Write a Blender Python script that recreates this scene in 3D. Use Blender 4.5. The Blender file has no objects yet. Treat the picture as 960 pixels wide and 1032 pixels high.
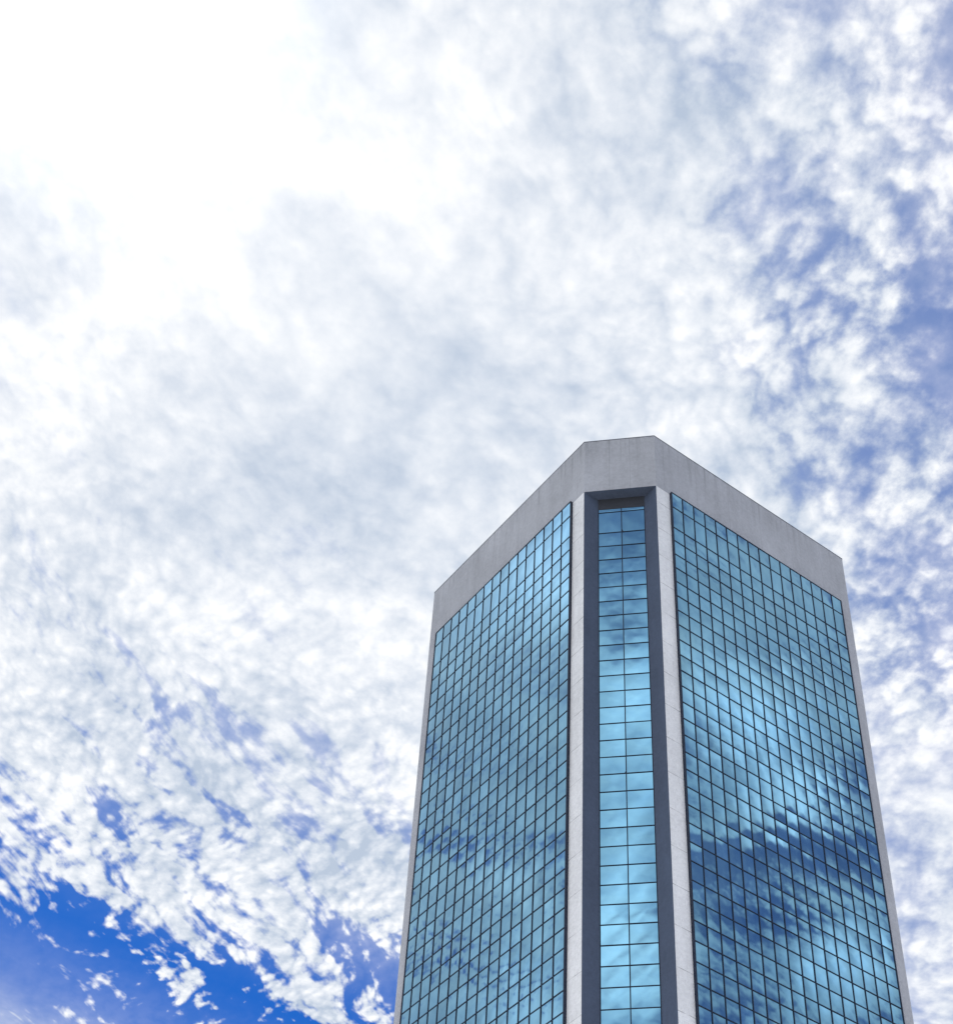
import bpy, bmesh, math, random
from mathutils import Vector, Matrix
random.seed(7)
sc = bpy.context.scene
COL = sc.collection
S2 = 2 ** -0.5
U = 1.5                                   # one pane module in metres

# ------------------------------------------------------------------ tower measures (in modules, from the photograph)
C_CH, G_IN_L, G_IN_R, G_OUT = 3.465, 1.230, 1.195, 1.021
TOP, R1, R2, RH = 5.529, 1.517, 2.143, 1.358
REC_D, STRIP_HW, HEAD, STRIP_TOP = 0.795, 1.5767, 5.615, 1.086
PROUD = 0.172
CAM = Vector((5.9626, -71.9759, 0)) * U
CAM.z = 1.6
H = 1.6 + 99.1533 * U                     # roof height, m
NCOL = 16
BASE_Z = 7.0

# ------------------------------------------------------------------ node helpers
class NT:
    def __init__(s, tree):
        s.t = tree; s.n = tree.nodes; s.l = tree.links
    def new(s, typ, **kw):
        n = s.n.new(typ)
        for k, v in kw.items(): setattr(n, k, v)
        return n
    def link(s, a, b): s.l.new(a, b)
    def put(s, inp, v):
        if isinstance(v, bpy.types.NodeSocket): s.l.new(v, inp)
        elif v is not None: inp.default_value = v
    def m(s, op, a, b=None, c=None, clamp=False):
        n = s.new('ShaderNodeMath', operation=op, use_clamp=clamp)
        s.put(n.inputs[0], a)
        if b is not None: s.put(n.inputs[1], b)
        if c is not None: s.put(n.inputs[2], c)
        return n.outputs[0]
    def vm(s, op, a, b=None, out=0):
        n = s.new('ShaderNodeVectorMath', operation=op)
        s.put(n.inputs[0], a)
        if b is not None: s.put(n.inputs[1], b)
        return n.outputs[out]
    def smooth(s, x, a, b, lo=0.0, hi=1.0):
        n = s.new('ShaderNodeMapRange', interpolation_type='SMOOTHSTEP')
        s.put(n.inputs[0], x); s.put(n.inputs[1], a); s.put(n.inputs[2], b)
        s.put(n.inputs[3], lo); s.put(n.inputs[4], hi)
        return n.outputs[0]
    def lin(s, x, a, b, lo=0.0, hi=1.0):
        n = s.new('ShaderNodeMapRange')
        s.put(n.inputs[0], x); s.put(n.inputs[1], a); s.put(n.inputs[2], b)
        s.put(n.inputs[3], lo); s.put(n.inputs[4], hi)
        return n.outputs[0]
    def mix(s, f, a, b):
        n = s.new('ShaderNodeMix', data_type='RGBA')
        s.put(n.inputs[0], f); s.put(n.inputs[6], a); s.put(n.inputs[7], b)
        return n.outputs[2]
    def comb(s, x, y, z=0.0):
        n = s.new('ShaderNodeCombineXYZ')
        s.put(n.inputs[0], x); s.put(n.inputs[1], y); s.put(n.inputs[2], z)
        return n.outputs[0]
    def sep(s, v):
        n = s.new('ShaderNodeSeparateXYZ'); s.put(n.inputs[0], v)
        return n.outputs
    def noise(s, vec, scale, detail=4.0, rough=0.55, lac=2.0, dist=0.0, dims='3D', out=0):
        n = s.new('ShaderNodeTexNoise', noise_dimensions=dims)
        s.put(n.inputs['Vector'], vec)
        n.inputs['Scale'].default_value = scale; n.inputs['Detail'].default_value = detail
        n.inputs['Roughness'].default_value = rough; n.inputs['Lacunarity'].default_value = lac
        n.inputs['Distortion'].default_value = dist
        return n.outputs[out]

def material(name):
    m = bpy.data.materials.new(name); m.use_nodes = True
    m.node_tree.nodes.clear()
    t = NT(m.node_tree)
    out = t.new('ShaderNodeOutputMaterial')
    p = t.new('ShaderNodeBsdfPrincipled')
    t.link(p.outputs[0], out.inputs[0])
    return m, t, p

def concrete(name, base, joint=True, var=0.10):
    m, t, p = material(name)
    g = t.new('ShaderNodeNewGeometry'); pos = g.outputs['Position']
    x, y, z = t.sep(pos)[:3]
    big = t.noise(pos, 0.16, 4, 0.6)
    streak = t.noise(t.comb(t.m('MULTIPLY', x, 1.0), t.m('MULTIPLY', y, 1.0), t.m('MULTIPLY', z, 0.12)), 0.8, 5, 0.65)
    fine = t.noise(pos, 9.0, 3, 0.7)
    speck = t.noise(pos, 2.6, 3, 0.75)
    v = t.m('ADD', t.lin(big, .3, .7, 1 - var, 1 + var * .6), t.lin(streak, .3, .7, -var * .6, var * .4))
    v = t.m('ADD', v, t.lin(fine, .3, .7, -.07, .07))
    v = t.m('ADD', v, t.lin(speck, .3, .7, -.09, .09))
    if not joint and base[0] > .4:
        # broad panels of the band: vertical joints and rain streaks under the coping
        hc = t.m('ADD', t.m('MULTIPLY', x, S2), t.m('MULTIPLY', y, S2)); hd = t.m('SUBTRACT', t.m('MULTIPLY', y, S2), t.m('MULTIPLY', x, S2))
        for cc in (hc, hd):
            k = t.m('ABSOLUTE', t.m('SUBTRACT', t.m('FRACT', t.m('DIVIDE', t.m('ADD', cc, 0.4), 4.5)), .5))
            v = t.m('MULTIPLY', v, t.m('SUBTRACT', 1.0, t.m('MULTIPLY', t.m('LESS_THAN', k, .006), .16)))
        rain = t.noise(t.comb(t.m('MULTIPLY', x, 1.0), y, t.m('MULTIPLY', z, 0.05)), 1.9, 4, 0.6)
        v = t.m('MULTIPLY', v, t.m('SUBTRACT', 1.0, t.m('MULTIPLY', t.smooth(rain, .5, .72), t.smooth(z, H - 7, H, .03, .22))))
    if joint:
        # precast panels, one per storey, with a sealant joint
        k = t.m('FRACT', t.m('DIVIDE', t.m('ADD', z, 1.1), 2 * RH * U))
        w = t.noise(pos, 0.9, 2, 0.5)
        d = t.m('ABSOLUTE', t.m('SUBTRACT', k, 0.5))
        jn = t.m('LESS_THAN', d, 0.0085)
        jn = t.m('MULTIPLY', jn, t.lin(w, .35, .6, .08, .5))
        v = t.m('MULTIPLY', v, t.m('SUBTRACT', 1.0, jn))
        cid = t.m('FLOOR', t.m('DIVIDE', t.m('ADD', z, 1.1 + RH * U), 2 * RH * U))
        wn = t.new('ShaderNodeTexWhiteNoise', noise_dimensions='1D')
        t.link(cid, wn.inputs['W'])
        v = t.m('MULTIPLY', v, t.lin(wn.outputs[0], 0, 1, .965, 1.03))
    cn = t.new('ShaderNodeVectorMath', operation='SCALE')
    cn.inputs[0].default_value = base
    t.link(v, cn.inputs['Scale'])
    t.link(cn.outputs[0], p.inputs['Base Color'])
    p.inputs['Roughness'].default_value = 0.85
    b = t.new('ShaderNodeBump'); b.inputs['Strength'].default_value = 0.35; b.inputs['Distance'].default_value = 0.02
    t.link(t.noise(pos, 14.0, 4, 0.7), b.inputs['Height']); t.link(b.outputs[0], p.inputs['Normal'])
    return m

M_CONC_LIT = concrete('precast_concrete_lit', (0.93, 0.935, 0.95))  # inner piers: concrete lightened, their brighter light put into the colour
M_CONC_SHADED = concrete('precast_concrete_shaded', (0.51, 0.52, 0.56), joint=False, var=0.13)  # band and outer piers: same concrete darkened, shade put into the colour
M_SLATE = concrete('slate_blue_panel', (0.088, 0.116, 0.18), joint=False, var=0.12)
M_DARK = concrete('dark_spandrel_panel', (0.05, 0.055, 0.07), joint=False)
M_ROOF = concrete('roof_gravel', (0.35, 0.34, 0.33), joint=False)

def plain(name, col, rough=0.4, metal=0.0, var=0.15):
    m, t, p = material(name)
    g = t.new('ShaderNodeNewGeometry')
    f = t.noise(g.outputs['Position'], 1.3, 4, 0.6)
    cn = t.new('ShaderNodeVectorMath', operation='SCALE'); cn.inputs[0].default_value = col
    t.link(t.lin(f, .3, .7, 1 - var, 1 + var), cn.inputs['Scale']); t.link(cn.outputs[0], p.inputs['Base Color'])
    p.inputs['Roughness'].default_value = rough; p.inputs['Metallic'].default_value = metal
    return m
M_MULL = plain('dark_anodised_mullion', (0.002, 0.010, 0.034), 0.6)
M_COPE = plain('coping_metal', (0.16, 0.17, 0.20), 0.45, 0.6)

def glass(name, tint):
    m, t, p = material(name)
    g = t.new('ShaderNodeNewGeometry'); pos = g.outputs['Position']
    at = t.new('ShaderNodeAttribute', attribute_name='pane_shade')
    cn = t.new('ShaderNodeVectorMath', operation='SCALE'); cn.inputs[0].default_value = tint
    dust = t.lin(t.noise(pos, 0.7, 5, 0.65), .3, .7, .95, 1.05)
    t.link(t.m('MULTIPLY', at.outputs['Fac'], dust), cn.inputs['Scale'])
    t.link(cn.outputs[0], p.inputs['Base Color'])
    p.inputs['Metallic'].default_value = 1.0
    p.inputs['Roughness'].default_value = 0.03
    b = t.new('ShaderNodeBump'); b.inputs['Strength'].default_value = 0.06; b.inputs['Distance'].default_value = 0.01
    t.link(t.noise(pos, 0.55, 1, 0.4), b.inputs['Height']); t.link(b.outputs[0], p.inputs['Normal'])
    return m
M_GLASS = glass('blue_reflective_glass', (0.165, 0.355, 0.49))

# ------------------------------------------------------------------ mesh helpers
def make(name, verts, faces, mats, parent=None, mat_idx=None, kind=None):
    me = bpy.data.meshes.new(name)
    me.from_pydata([tuple(v) for v in verts], [], faces)
    for mm in (mats if isinstance(mats, (list, tuple)) else [mats]): me.materials.append(mm)
    if mat_idx:
        for f, i in zip(me.polygons, mat_idx): f.material_index = i
    me.update()
    o = bpy.data.objects.new(name, me); COL.objects.link(o)
    if parent: o.parent = parent
    if kind: o['kind'] = kind
    return o

def fix_normals(o):
    bm = bmesh.new(); bm.from_mesh(o.data)
    bmesh.ops.recalc_face_normals(bm, faces=bm.faces); bm.to_mesh(o.data); bm.free()

class MB:
    def __init__(s): s.v = []; s.f = []; s.mi = []
    def prism(s, poly, z0, z1, side_mats=None, cap=0):
        n = len(poly); b = len(s.v)
        s.v += [(p[0], p[1], z0) for p in poly] + [(p[0], p[1], z1) for p in poly]
        for i in range(n):
            j = (i + 1) % n
            s.f.append((b + i, b + j, b + n + j, b + n + i)); s.mi.append(side_mats[i] if side_mats else 0)
        s.f.append(tuple(b + i for i in reversed(range(n)))); s.mi.append(cap)
        s.f.append(tuple(b + n + i for i in range(n))); s.mi.append(cap)
    def ring(s, outer, inner, z0, z1):
        n = len(outer); b = len(s.v)
        for z in (z0, z1):
            s.v += [(p[0], p[1], z) for p in outer] + [(p[0], p[1], z) for p in inner]
        for i in range(n):
            j = (i + 1) % n
            s.f.append((b + i, b + j, b + 2*n + j, b + 2*n + i))
            s.f.append((b + n + j, b + n + i, b + 3*n + i, b + 3*n + j))
            s.f.append((b + 2*n + i, b + 2*n + j, b + 3*n + j, b + 3*n + i))
            s.f.append((b + j, b + i, b + n + i, b + n + j))
            s.mi += [0] * 4
    def box(s, o, u, n, a0, a1, d0, d1, z0, z1):
        """box along u (a0..a1), along outward normal n (d0..d1), z0..z1"""
        P = [o + u * a0 + n * d0, o + u * a1 + n * d0, o + u * a1 + n * d1, o + u * a0 + n * d1]
        s.prism(P, z0, z1)
    def build(s, name, mats, parent=None, kind=None):
        o = make(name, s.v, s.f, mats, parent, s.mi, kind); fix_normals(o); return o

# ------------------------------------------------------------------ plan
e1 = Vector((S2, S2, 0)); e2 = Vector((-S2, S2, 0))
c = C_CH * U
W = (NCOL + (G_IN_L + G_IN_R) / 2 + G_OUT) * U
WL = (NCOL + G_IN_L + G_OUT) * U; WR = (NCOL + G_IN_R + G_OUT) * U
SL = 2 * c + WL; SR = 2 * c + WR
FAC = [  # start, along, outward, length, left pier, right pier   (left/right seen from outside)
    (e2 * (c + WL), -e2, -e1, WL, G_OUT * U, G_IN_L * U),
    (e1 * c, e1, -e2, WR, G_IN_R * U, G_OUT * U),
    (e1 * SR + e2 * c, e2, e1, WL, G_OUT * U, G_IN_L * U),
    (e1 * (SR - c) + e2 * SL, -e1, e2, WR, G_IN_R * U, G_OUT * U),
]
OUT = []
for (s0, u, n, L, gl, gr) in FAC: OUT += [s0, s0 + u * L]
cen = (e1 * SR + e2 * SL) / 2
def inset(poly, d):
    res = []; N = len(poly)
    for i in range(N):
        a, b, q = poly[i - 1], poly[i], poly[(i + 1) % N]
        t1 = (b - a).normalized(); t2 = (q - b).normalized()
        n1 = Vector((-t1.y, t1.x, 0)); n2 = Vector((-t2.y, t2.x, 0))
        if n1.dot(cen - a) < 0: n1 = -n1
        if n2.dot(cen - b) < 0: n2 = -n2
        k = d / (1 + n1.dot(n2))
        res.append(b + (n1 + n2) * k)
    return res

tower = bpy.data.objects.new('office_tower', None); COL.objects.link(tower)
tower.empty_display_size = 5
tower['label'] = 'tall octagonal office tower of blue mirror glass with pale concrete corner piers and roof band'
tower['category'] = 'skyscraper'

ZB = H - HEAD * U            # underside of the roof band
# roof band, coping and roof
mb = MB(); mb.ring(OUT, inset(OUT, 1.77 * U * 0.95), ZB, H - 0.10); band = mb.build('roof_band', [M_CONC_SHADED, M_SLATE], tower)
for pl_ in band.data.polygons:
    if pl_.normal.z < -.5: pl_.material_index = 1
mb = MB(); mb.ring(inset(OUT, -0.03), inset(OUT, 0.9), H - 0.098, H + 0.0); mb.build('coping', M_COPE, tower)
ins = inset(OUT, 1.0)
mb = MB(); mb.prism(inset(OUT, 2.53), H - 2.2, H - 1.9); mb.build('roof', M_ROOF, tower)

# rows shared by every glass wall
rows = [H - TOP * U, H - (TOP + R1) * U, H - (TOP + R1 + R2) * U]
while rows[-1] - RH * U > BASE_Z: rows.append(rows[-1] - RH * U)
ZBOT = rows[-1]

core = []
panes = []            # (quad corners, outward normal)
MW, MH = 0.045, 0.038  # half widths of the bars
depth_p = math.hypot(c * math.sqrt(2) / 2 - STRIP_HW * U, REC_D * U)
for fi, (s0, u, n, L, gl, gr) in enumerate(FAC):
    # piers: rectangular, their inner side is the slate-blue wall of the corner recess
    for side in (0, 1):
        if side == 0:
            A = s0; dirn = u; g = gl
        else:
            A = s0 + u * L; dirn = -u; g = gr
        cn_ = (n - dirn).normalized()                      # outward normal of the chamfer next to this pier
        mid = A - (dirn + n).normalized() * (c * math.sqrt(2) / 2)  # provisional
        # chamfer runs from A away from the facade
        tang = Vector((-cn_.y, cn_.x, 0))
        if tang.dot(-dirn) < 0: tang = -tang
        mid = A + tang * (c * math.sqrt(2) / 2)
        back = mid - tang * (STRIP_HW * U) - cn_ * (REC_D * U)
        inn = A + dirn * g - n * depth_p
        poly = [A, A + dirn * g, inn, back]
        mb = MB(); mb.prism(poly, 0.0, ZB - 0.002, side_mats=[0, 0, 0, 1])
        mb.build('pier', [M_CONC_LIT if (fi, side) in ((0, 1), (1, 0), (2, 1), (3, 0)) else M_CONC_SHADED, M_SLATE], tower)
        if side == 1: chm = (mid, tang, cn_)
        core_pt = back - cn_ * 0.3
        core.append(core_pt if side == 0 else core_pt)
    # curtain wall slab standing proud of the concrete, then bars
    gw = NCOL * U; a0 = gl
    PR = PROUD * U
    mb = MB()
    mb.box(s0, u, n, a0 + .004, a0 + gw - .004, -0.35, PR - 0.03, ZBOT, rows[0])
    for i in range(NCOL + 1):
        w = MW if 0 < i < NCOL else MW * 1.25
        ac = a0 + i * U + (0 if 0 < i < NCOL else (MW if i == 0 else -MW))
        mb.box(s0, u, n, ac - w, ac + w, PR - 0.029, PR + 0.035, ZBOT - .03, rows[0] + .01)
    for z in rows:
        for i in range(NCOL):
            mb.box(s0, u, n, a0 + i * U + MW + .003, a0 + (i + 1) * U - MW - .003, PR - 0.028, PR + 0.028, z - MH, z + MH)
    mb.build('mullion_grid', M_MULL, tower)
    for i in range(NCOL):
        for r in range(len(rows) - 1):
            za, zb = rows[r] - MH + .002, rows[r + 1] + MH - .002
            xa, xb = a0 + i * U + MW - .002, a0 + (i + 1) * U - MW + .002
            if i == 0: xa += MW * 1.2
            if i == NCOL - 1: xb -= MW * 1.2
            panes.append((s0, u, n, xa, xb, PR - 0.012, zb, za, fi, i, r))
    # chamfer strip at the right-hand end of this facade (seen from outside)
    mid, tang, cn_ = chm
    hw = STRIP_HW * U; d = REC_D * U
    st = mid - tang * hw
    if True:
        # order so that "along" runs left to right from outside
        up = Vector((0, 0, 1)); along = tang
        if tang.cross(up).dot(cn_) < 0: along = -tang; st = mid + tang * hw
    zt = ZB - STRIP_TOP * U
    mb = MB(); mb.box(st, along, cn_, 0.003, 2 * hw - 0.003, -d - .30, -d + 0.01, zt, ZB - .003)
    mb.build('header_panel', M_DARK, tower)
    mb = MB()
    mb.box(st, along, cn_, 0.003, 2 * hw - 0.003, -d - .30, -d - 0.03, ZBOT, zt - .002)
    srows = [zt] + [z for z in rows[1:]]
    for i in range(3):
        ac = [MW * .8, hw, 2 * hw - MW * .8][i]; w = MW * (1.0 if i == 1 else .8)
        mb.box(st, along, cn_, ac - w, ac + w, -d - 0.029, -d + 0.035, ZBOT, zt - .003)
    for z in srows[1:]:
        for i in range(2):
            mb.box(st, along, cn_, (MW * 1.6 if i == 0 else hw + MW) + .003, (hw - MW if i == 0 else 2 * hw - MW * 1.6) - .003, -d - 0.028, -d + 0.028, z - MH * .9, z + MH * .9)
    mb.build('mullion_grid', M_MULL, tower)
    for i in range(2):
        for r in range(len(srows) - 1):
            za, zb = srows[r] - (MH * .9 if r else 0.004), srows[r + 1] + MH * .9
            xa = (MW * 1.6 if i == 0 else hw + MW); xb = (hw - MW if i == 0 else 2 * hw - MW * 1.6)
            panes.append((st, along, cn_, xa, xb, -d - 0.012, zb, za, 4 + fi, i, r))
    # plinth under the glass
    mb = MB(); mb.box(s0, u, n, gl + .003, L - gr - .003, -0.8, 0.05, 0.9, ZBOT - .034); mb.build('lobby_glass', M_GLASS, tower)
    mb = MB(); mb.box(s0, u, n, gl + .003, L - gr - .003, -0.9, 0.12, 0.0, 0.898); mb.build('plinth', M_CONC_LIT, tower)
    mb = MB(); mb.box(st, along, cn_, .003, 2 * hw - .003, -d - .3, -d + .04, 0.0, ZBOT - .004); mb.build('plinth', M_DARK, tower)

# ------------------------------------------------------------------ camera
Rv = Vector((0.9884892900280239, 0.14558816570901412, 0.04114619673041319))
Uv = Vector((0.0746799640190009, -0.7060688238953818, 0.7041943757920205))
Fv = Vector((-0.13157441420737526, 0.6930158020770357, 0.7088139894200093))
FPX, PX, PY = 1760.22, 494.147, 683.659
cam = bpy.data.cameras.new('camera'); camo = bpy.data.objects.new('camera', cam); COL.objects.link(camo)
mat = Matrix((Rv, Uv, -Fv)).transposed().to_4x4(); mat.translation = CAM
camo.matrix_world = mat
cam.sensor_fit = 'HORIZONTAL'; cam.sensor_width = 36.0; cam.lens = 36.0 * FPX / 960
cam.shift_x = -(PX - 480) / 960; cam.shift_y = (PY - 516) / 960
cam.clip_start = 0.5; cam.clip_end = 20000
sc.camera = camo
def project(p):
    d = p - CAM; f = d.dot(Fv)
    return PX + FPX * d.dot(Rv) / f, PY - FPX * d.dot(Uv) / f

# ------------------------------------------------------------------ panes: each slightly out of true, as glazed
def pane_geo(p):
    s0, u, n, xa, xb, dd, z0, z1, fi, i, r = p
    rnd = random.Random(fi * 100003 + i * 1009 + r * 7)
    tx = rnd.gauss(0, 0.0032); tz = rnd.gauss(0, 0.0032); bow = 0.003 + rnd.random() * 0.004
    w = xb - xa; h = z1 - z0; N = 4
    V = []; F = []
    for a in range(N + 1):
        for b in range(N + 1):
            s, t = a / N, b / N
            off = dd + (s - .5) * w * tx + (t - .5) * h * tz - 0.006
            off += bow * (s * (1 - s) * 4 * t * (1 - t) * 4) 
            V.append(s0 + u * (xa + w * s) + n * off + Vector((0, 0, z0 + h * t)))
    for a in range(N):
        for b in range(N):
            k = a * (N + 1) + b
            F.append((k, k + N + 1, k + N + 2, k + 1))
    return V, F, max(0.80, min(1.2, rnd.gauss(1.0, 0.06)))
def pane_area(p):
    s0, u, n, xa, xb, dd, z0, z1 = p[:8]
    if n.dot(CAM - s0) < 0: return 0
    q = [project(s0 + u * x + n * dd + Vector((0, 0, z))) for x, z in ((xa, z0), (xb, z0), (xb, z1), (xa, z1))]
    if max(b for a, b in q) > 1045 or min(b for a, b in q) < 0: return 0
    return abs(sum(q[i][0] * q[(i + 1) % 4][1] - q[(i + 1) % 4][0] * q[i][1] for i in range(4))) / 2
panes.sort(key=lambda p: -pane_area(p))
def set_shade(me, vals):
    a = me.attributes.new('pane_shade', 'FLOAT', 'POINT'); a.data.foreach_set('value', vals)
def finish_pane(o, vals):
    set_shade(o.data, vals)
    o.data.polygons.foreach_set('use_smooth', [True] * len(o.data.polygons))
for p in panes[:100]:
    V, F, sh = pane_geo(p)
    finish_pane(make('window_pane', V, F, M_GLASS, tower), [sh] * len(V))
AV, AF, AS = [], [], []
for p in panes[100:]:
    V, F, sh = pane_geo(p); b = len(AV)
    AV += V; AF += [tuple(b + k for k in f) for f in F]; AS += [sh] * len(V)
finish_pane(make('window_pane', AV, AF, M_GLASS, tower, kind='stuff'), AS)
for o in bpy.data.objects:
    if o.name.startswith('lobby_glass'): set_shade(o.data, [1.0] * len(o.data.vertices))

# ------------------------------------------------------------------ ground
def sheet(name, x0, x1, y0, y1, z, m):
    o = make(name, [(x0, y0, z), (x1, y0, z), (x1, y1, z), (x0, y1, z)], [(0, 1, 2, 3)], m)
    o['kind'] = 'structure'; return o
mg, t, p = material('light_ground')
pos = t.new('ShaderNodeNewGeometry').outputs['Position']
f = t.noise(pos, 0.02, 6, 0.6)
t.link(t.mix(t.smooth(f, .4, .62), (0.22, 0.21, 0.20, 1), (0.07, 0.09, 0.05, 1)), p.inputs['Base Color']); p.inputs['Roughness'].default_value = .9
sheet('ground', -4000, 4000, -4000, 4000, -0.004, mg)
mp, t, p = material('bounce_paving')
pos = t.new('ShaderNodeNewGeometry').outputs['Position']
br = t.new('ShaderNodeTexBrick'); t.link(pos, br.inputs['Vector']); br.inputs['Scale'].default_value = 1.0
br.inputs['Color1'].default_value = (.78, .76, .73, 1); br.inputs['Color2'].default_value = (.72, .70, .68, 1); br.inputs['Mortar'].default_value = (.2, .2, .19, 1)
br.inputs['Mortar Size'].default_value = .01; br.offset = 0
t.link(br.outputs[0], p.inputs['Base Color']); p.inputs['Roughness'].default_value = .8
sheet('bounce_pavement', -160, 160, -170, 190, 0.0, mp)  # unseen plaza, kept near white over darker ground to bounce light up the piers

# ------------------------------------------------------------------ sun + sky
SUN = Vector((-0.29, 0.345, 0.893)).normalized()
el = math.asin(SUN.z); az = math.atan2(SUN.x, SUN.y)
sl = bpy.data.lights.new('sun', 'SUN'); sl.energy = 4.0; sl.angle = math.radians(0.5); sl.color = (1, .955, .89)
so = bpy.data.objects.new('sun', sl); COL.objects.link(so); so.location = (0, 0, 300)
so.rotation_euler = SUN.to_track_quat('Z', 'Y').to_euler()

wd = bpy.data.worlds.new('World'); sc.world = wd; wd.use_nodes = True
wd.node_tree.nodes.clear(); t = NT(wd.node_tree)
out = t.new('ShaderNodeOutputWorld'); bg = t.new('ShaderNodeBackground'); t.link(bg.outputs[0], out.inputs[0])
STR = 0.1
bg.inputs[1].default_value = STR
sky = t.new('ShaderNodeTexSky', sky_type='NISHITA'); sky.sun_disc = False
sky.sun_elevation = el; sky.sun_rotation = az; sky.air_density = 1.0; sky.dust_density = 0.3; sky.ozone_density = 3.0
D = t.vm('NORMALIZE', t.new('ShaderNodeTexCoord').outputs['Generated'])
dx, dy, dz = t.sep(D)[:3]
zc = t.m('MAXIMUM', dz, 0.06)
X = t.m('DIVIDE', dx, zc); Y = t.m('DIVIDE', dy, zc)       # position on the cloud layer, in cloud heights
Pv = t.comb(X, Y)

def sky_dir(px, py):       # where a feature of the photographed sky lies
    return (Fv * FPX + Rv * (px - PX) + Uv * (PY - py)).normalized()
def blob(v, deg):          # soft patch of sky around a direction
    d = t.vm('DOT_PRODUCT', D, tuple(v), out=1)
    k = 1 / (1 - math.cos(math.radians(deg)))
    e = t.m('MULTIPLY', t.m('SUBTRACT', d, 1.0), k)
    return t.m('EXPONENT', e)

# domain warp
wv = t.new('ShaderNodeTexNoise', noise_dimensions='3D'); t.link(Pv, wv.inputs['Vector'])
wv.inputs['Scale'].default_value = 4.0; wv.inputs['Detail'].default_value = 2
wo = t.vm('SUBTRACT', wv.outputs['Color'], (.5, .5, .5))
wsc = t.new('ShaderNodeVectorMath', operation='SCALE'); t.link(wo, wsc.inputs[0]); wsc.inputs['Scale'].default_value = 0.10
Pw = t.vm('ADD', Pv, wsc.outputs[0])
def rot_scale(vec, ang, sx, sy, off=(0, 0, 0)):
    n = t.new('ShaderNodeMapping'); t.link(vec, n.inputs[0])
    n.vector_type = 'POINT'
    n.inputs['Rotation'].default_value = (0, 0, math.radians(ang)); n.inputs['Scale'].default_value = (1, 1, 1)
    n2 = t.new('ShaderNodeVectorMath', operation='MULTIPLY'); t.link(n.outputs[0], n2.inputs[0]); n2.inputs[1].default_value = (sx, sy, 1)
    n3 = t.new('ShaderNodeVectorMath', operation='ADD'); t.link(n2.outputs[0], n3.inputs[0]); n3.inputs[1].default_value = off
    return n3.outputs[0]

q = t.m('MULTIPLY', t.m('SUBTRACT', Y, X), S2)
s = t.m('MULTIPLY', t.m('ADD', Y, X), S2)

large = t.noise(rot_scale(Pw, 15, 1.0, .60, (3.1, 1.7, 0)), 3.4, 3, .5)
streak = t.noise(rot_scale(Pw, 13, 1.0, .26, (7.3, 2.2, 4)), 13.0, 3, .55)
def voro(vec, scale, detail, rough):
    n = t.new('ShaderNodeTexVoronoi', voronoi_dimensions='2D', feature='SMOOTH_F1')
    t.link(vec, n.inputs['Vector']); n.inputs['Scale'].default_value = scale
    n.inputs['Smoothness'].default_value = .35
    n.inputs['Detail'].default_value = detail; n.inputs['Roughness'].default_value = rough
    return n.outputs['Distance']
puffn = t.noise(rot_scale(Pw, 13, 1.0, .75, (1.3, 5.2, 9)), 31.0, 3, .55)
vv = t.vm('ADD', rot_scale(Pw, 13, 1.0, .80, (2.1, .7, 0)), t.comb(t.m('MULTIPLY', t.m('SUBTRACT', puffn, .5), .03), t.m('MULTIPLY', t.m('SUBTRACT', puffn, .5), -.03)))
puffr = t.m('SUBTRACT', 1.0, voro(vv, 42.0, 1.5, .5))
rip = t.vm('ADD', rot_scale(Pw, -32, 1.0, .62, (2.1, .7, 0)), t.comb(t.m('MULTIPLY', t.m('SUBTRACT', puffn, .5), .02), t.m('MULTIPLY', t.m('SUBTRACT', puffn, .5), -.02)))
puffl = t.m('SUBTRACT', 1.0, voro(rip, 66.0, 1.0, .5))       # finer ripples low on the left
ripl = t.m('MULTIPLY', t.smooth(q, .70, .98), t.smooth(X, -.10, -.28))
puffv = t.m('ADD', t.m('MULTIPLY', puffr, t.m('SUBTRACT', 1.0, ripl)), t.m('MULTIPLY', puffl, ripl))
puffn0 = puffn
puffn = t.m('ADD', .5, t.m('MULTIPLY', t.m('SUBTRACT', puffn, .5), t.m('SUBTRACT', 1.0, t.m('MULTIPLY', ripl, .25))))
puff = t.m('ADD', t.m('MULTIPLY', puffn, .62), t.m('MULTIPLY', puffv, .38))
puff = t.m('ADD', puff, -.02)
clump = t.noise(rot_scale(Pw, 5, 1.0, .8, (6.3, 1.2, 5)), 13.0, 3, .5)
patch = t.smooth(t.noise(Pv, 4.3, 2, .5), .40, .60, .55, 1.15)          # crisper and hazier stretches of the sheet
rows_ = t.noise(rot_scale(Pw, 13, 1.0, .30, (3.3, 8.2, 6)), 44.0, 3, .55)      # fine parallel rows
small = t.noise(rot_scale(Pv, -20, 1.0, .85, (4.3, 3.2, 2)), 75.0, 6, .62)
soft = t.noise(rot_scale(Pv, 30, 1, .8, (0, 0, 3)), 6.0, 5, .6)
def cen_(v, k): return t.m('MULTIPLY', t.m('SUBTRACT', v, .5), k)

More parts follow.
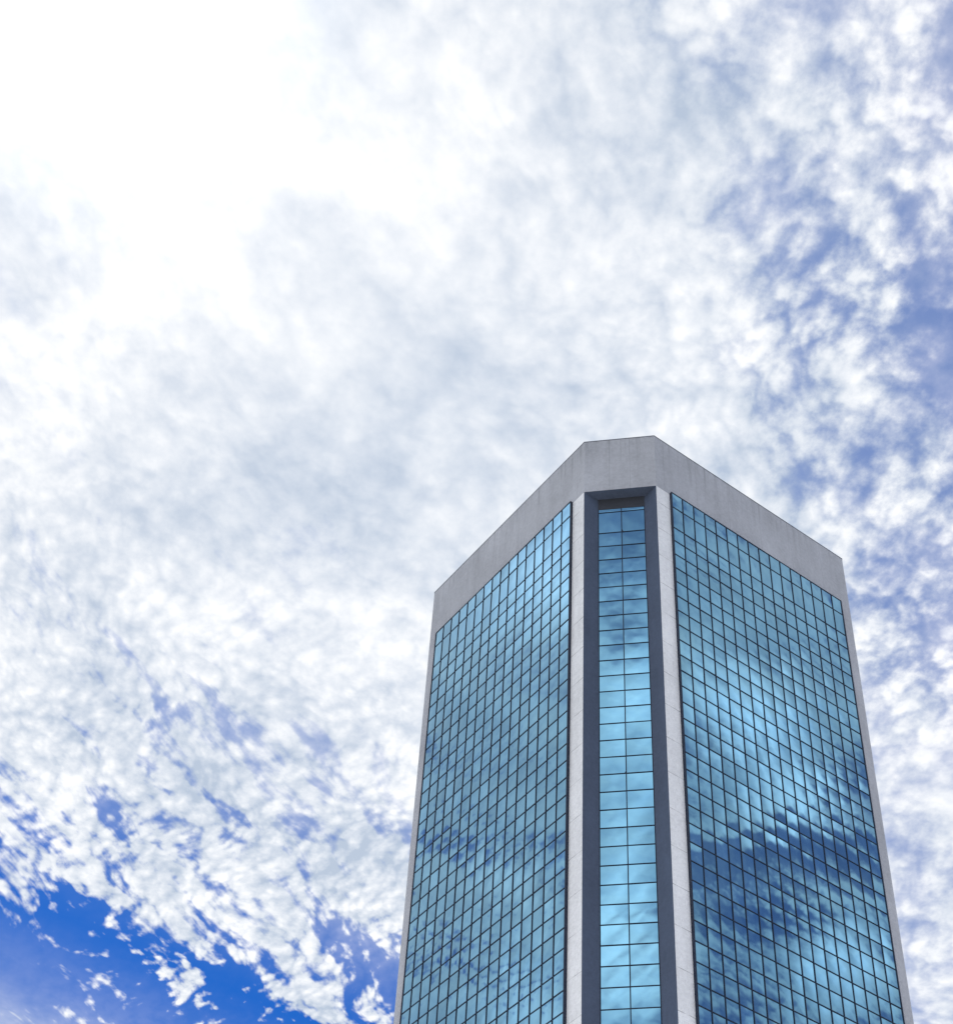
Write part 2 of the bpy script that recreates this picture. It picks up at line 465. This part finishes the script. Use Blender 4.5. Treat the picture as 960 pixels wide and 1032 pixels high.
# coverage of the layer over the sky
cover = t.smooth(t.m('ADD', q, t.m('ADD', cen_(large, .25), cen_(streak, -.25))), 1.08, 1.47, 0.20, -0.30)
edge = t.smooth(q, .85, 1.32, .95, 1.3)          # torn into small puffs along its edge
cover = t.m('SUBTRACT', cover, t.smooth(X, -0.12, 0.18, 0, .22))
side = t.smooth(t.m('ADD', t.m('ABSOLUTE', X), t.smooth(Y, .2, -.3, 0, 1)), .55, .80)   # away from the rippled sheet: smoother, streaky cloud
crisp = t.m('SUBTRACT', 1.0, t.m('MULTIPLY', side, .78))
near = blob(SUN, 24)
crisp = t.m('MULTIPLY', crisp, t.m('SUBTRACT', 1.0, t.m('MULTIPLY', near, .80)))
crisp = t.m('MULTIPLY', crisp, t.m('SUBTRACT', 1.0, t.m('MULTIPLY', blob(sky_dir(440, 400), 10), .55)))
crisp = t.m('MULTIPLY', crisp, t.m('SUBTRACT', 1.0, t.m('MULTIPLY', t.m('MULTIPLY', t.smooth(X, -.1, .1), t.smooth(Y, .9, 1.15)), .62)))
cover = t.m('ADD', cover, t.m('MULTIPLY', side, t.smooth(X, -.5, .5, -.08, -.06)))
for (px, py, deg, amt) in ((815, 15, 2.4, -.20), (935, 330, 3.4, -.12), (770, 200, 2.5, -.08), (600, 110, 4.0, -.07),
                           (700, 420, 5, .10), (380, 330, 10, .22), (150, 380, 7, .12), (290, 720, 5, .06), (930, 850, 5, .03),
                           (345, 600, 3, -.05), (100, 680, 5, .12), (70, 590, 4, .08), (20, 720, 3, .08), (460, 60, 5, -.05), (780, 120, 3, .10), (400, 850, 3, .05), (880, 620, 3, .05)):
    cover = t.m('ADD', cover, t.m('MULTIPLY', blob(sky_dir(px, py), deg), amt))
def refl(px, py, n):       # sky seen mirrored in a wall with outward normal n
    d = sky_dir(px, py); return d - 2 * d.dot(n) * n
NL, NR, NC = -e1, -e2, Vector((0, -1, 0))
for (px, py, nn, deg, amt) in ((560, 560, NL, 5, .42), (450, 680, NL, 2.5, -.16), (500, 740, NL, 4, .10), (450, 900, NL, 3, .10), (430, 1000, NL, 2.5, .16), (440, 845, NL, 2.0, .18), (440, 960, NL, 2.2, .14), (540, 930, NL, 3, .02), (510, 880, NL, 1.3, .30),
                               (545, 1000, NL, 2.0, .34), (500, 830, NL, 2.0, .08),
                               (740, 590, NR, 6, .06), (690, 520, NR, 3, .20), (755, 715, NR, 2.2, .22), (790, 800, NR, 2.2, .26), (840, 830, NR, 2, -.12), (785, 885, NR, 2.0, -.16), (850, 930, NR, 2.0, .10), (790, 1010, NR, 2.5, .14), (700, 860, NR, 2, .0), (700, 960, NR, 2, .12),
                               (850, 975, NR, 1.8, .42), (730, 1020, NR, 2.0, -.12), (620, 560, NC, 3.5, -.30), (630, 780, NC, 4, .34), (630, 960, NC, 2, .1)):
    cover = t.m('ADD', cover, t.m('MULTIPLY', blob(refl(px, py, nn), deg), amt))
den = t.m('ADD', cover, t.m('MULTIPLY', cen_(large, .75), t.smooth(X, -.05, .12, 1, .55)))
den = t.m('ADD', den, t.m('MULTIPLY', cen_(rows_, 2.0), ripl))
den = t.m('ADD', den, t.m('MULTIPLY', cen_(clump, 1.0), t.smooth(X, -.25, .05, .2, .75)))
den = t.m('ADD', den, t.m('MULTIPLY', cen_(streak, 1.9), t.m('MAXIMUM', t.smooth(X, -.25, .05, 1, .3), side)))
den = t.m('ADD', den, t.m('MULTIPLY', t.m('ADD', cen_(puff, 1.5), t.m('MULTIPLY', cen_(small, .95), t.m('SUBTRACT', 1.0, t.m('MULTIPLY', ripl, .35)))), t.m('MULTIPLY', t.m('MULTIPLY', crisp, edge), patch)))
alpha = t.smooth(den, -.28, .16)
# thin high veil behind the puffs, gone over the clear corner
veil = t.m('MULTIPLY', t.smooth(q, 1.36, .80, 0, 1), t.m('ADD', t.smooth(X, -.12, .17, .82, .40), t.smooth(Y, 1.0, 1.3, 0, .15)))
veil = t.m('ADD', veil, t.m('MULTIPLY', near, .04))
veil = t.m('MULTIPLY', veil, t.m('SUBTRACT', 1.0, t.m('MULTIPLY', side, .34)))
veil = t.m('MULTIPLY', veil, t.lin(soft, .35, .65, .72, 1.25))
wisp = t.m('ADD', t.smooth(t.m('ADD', q, cen_(soft, .10)), 1.45, 1.60, 0, .62), t.smooth(q, 1.30, 1.50, 0, .16))
veil = t.m('MAXIMUM', veil, wisp)
alpha = t.m('SUBTRACT', 1.0, t.m('MULTIPLY', t.m('SUBTRACT', 1.0, alpha), t.m('SUBTRACT', 1.0, veil, clamp=True)), clamp=True)

# how bright the cloud is: bright tops, greyer thin and thick parts
thick = t.m('ADD', cen_(soft, 1.2), t.m('MULTIPLY', t.m('ADD', cen_(puff, 1.3), cen_(small, .8)), crisp))
lum = t.lin(thick, -.34, .20, .77, 1.04)
G = blob(SUN, 4.0); G2 = blob(SUN, 8.5); G3 = blob(SUN, 26)
ccol = t.mix(t.lin(lum, .76, 1.0), (.60, .71, .88, 1), (.935, .95, .975, 1))
lum = t.m('ADD', lum, t.m('ADD', t.m('MULTIPLY', blob(sky_dir(380, 350), 13), .03), t.m('MULTIPLY', near, -.05)))
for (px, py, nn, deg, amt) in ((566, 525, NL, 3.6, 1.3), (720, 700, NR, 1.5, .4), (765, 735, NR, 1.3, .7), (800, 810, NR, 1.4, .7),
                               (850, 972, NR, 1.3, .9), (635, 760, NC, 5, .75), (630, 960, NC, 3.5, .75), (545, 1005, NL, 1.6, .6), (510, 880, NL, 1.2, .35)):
    lum = t.m('ADD', lum, t.m('MULTIPLY', t.m('MULTIPLY', blob(refl(px, py, nn), deg), amt), t.lin(streak, .35, .62, .35, 1.1)))  # unseen clouds behind the view, brightness added to lighten the panes mirroring them
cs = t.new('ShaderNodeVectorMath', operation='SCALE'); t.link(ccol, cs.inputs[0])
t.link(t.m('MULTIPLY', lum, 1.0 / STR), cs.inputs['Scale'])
# blue of the clear sky
hs = t.new('ShaderNodeHueSaturation'); t.link(sky.outputs[0], hs.inputs['Color'])
hs.inputs['Saturation'].default_value = 1.45; hs.inputs['Value'].default_value = 1.0; hs.inputs['Hue'].default_value = .5
tint = t.vm('MULTIPLY', hs.outputs[0], (.30, .66, 1.05))
base = t.mix(alpha, tint, cs.outputs[0])
# glare of the sun behind the cloud
gl = t.m('ADD', t.m('MULTIPLY', G, 1.1), t.m('MULTIPLY', G2, .07))
gv = t.new('ShaderNodeVectorMath', operation='SCALE'); gv.inputs[0].default_value = (1, .99, .97)
t.link(t.m('MULTIPLY', gl, 1 / STR), gv.inputs['Scale'])
base = t.vm('ADD', base, gv.outputs[0])
# towards the horizon everything merges into pale haze
hz = t.smooth(dz, .02, .30, 1, 0)
base = t.mix(hz, base, (.62 / STR, .68 / STR, .78 / STR, 1))
t.link(base, bg.inputs[0])
wd.cycles.sampling_method = 'MANUAL'; wd.cycles.sample_map_resolution = 512

# ------------------------------------------------------------------ output
vs = sc.view_settings
vs.view_transform = 'Standard'; vs.look = 'None'; vs.gamma = 1.0; vs.exposure = 0.12; vs.use_curve_mapping = False
sc.render.resolution_x = 952; sc.render.resolution_y = 1024
sc.cycles.max_bounces = 6
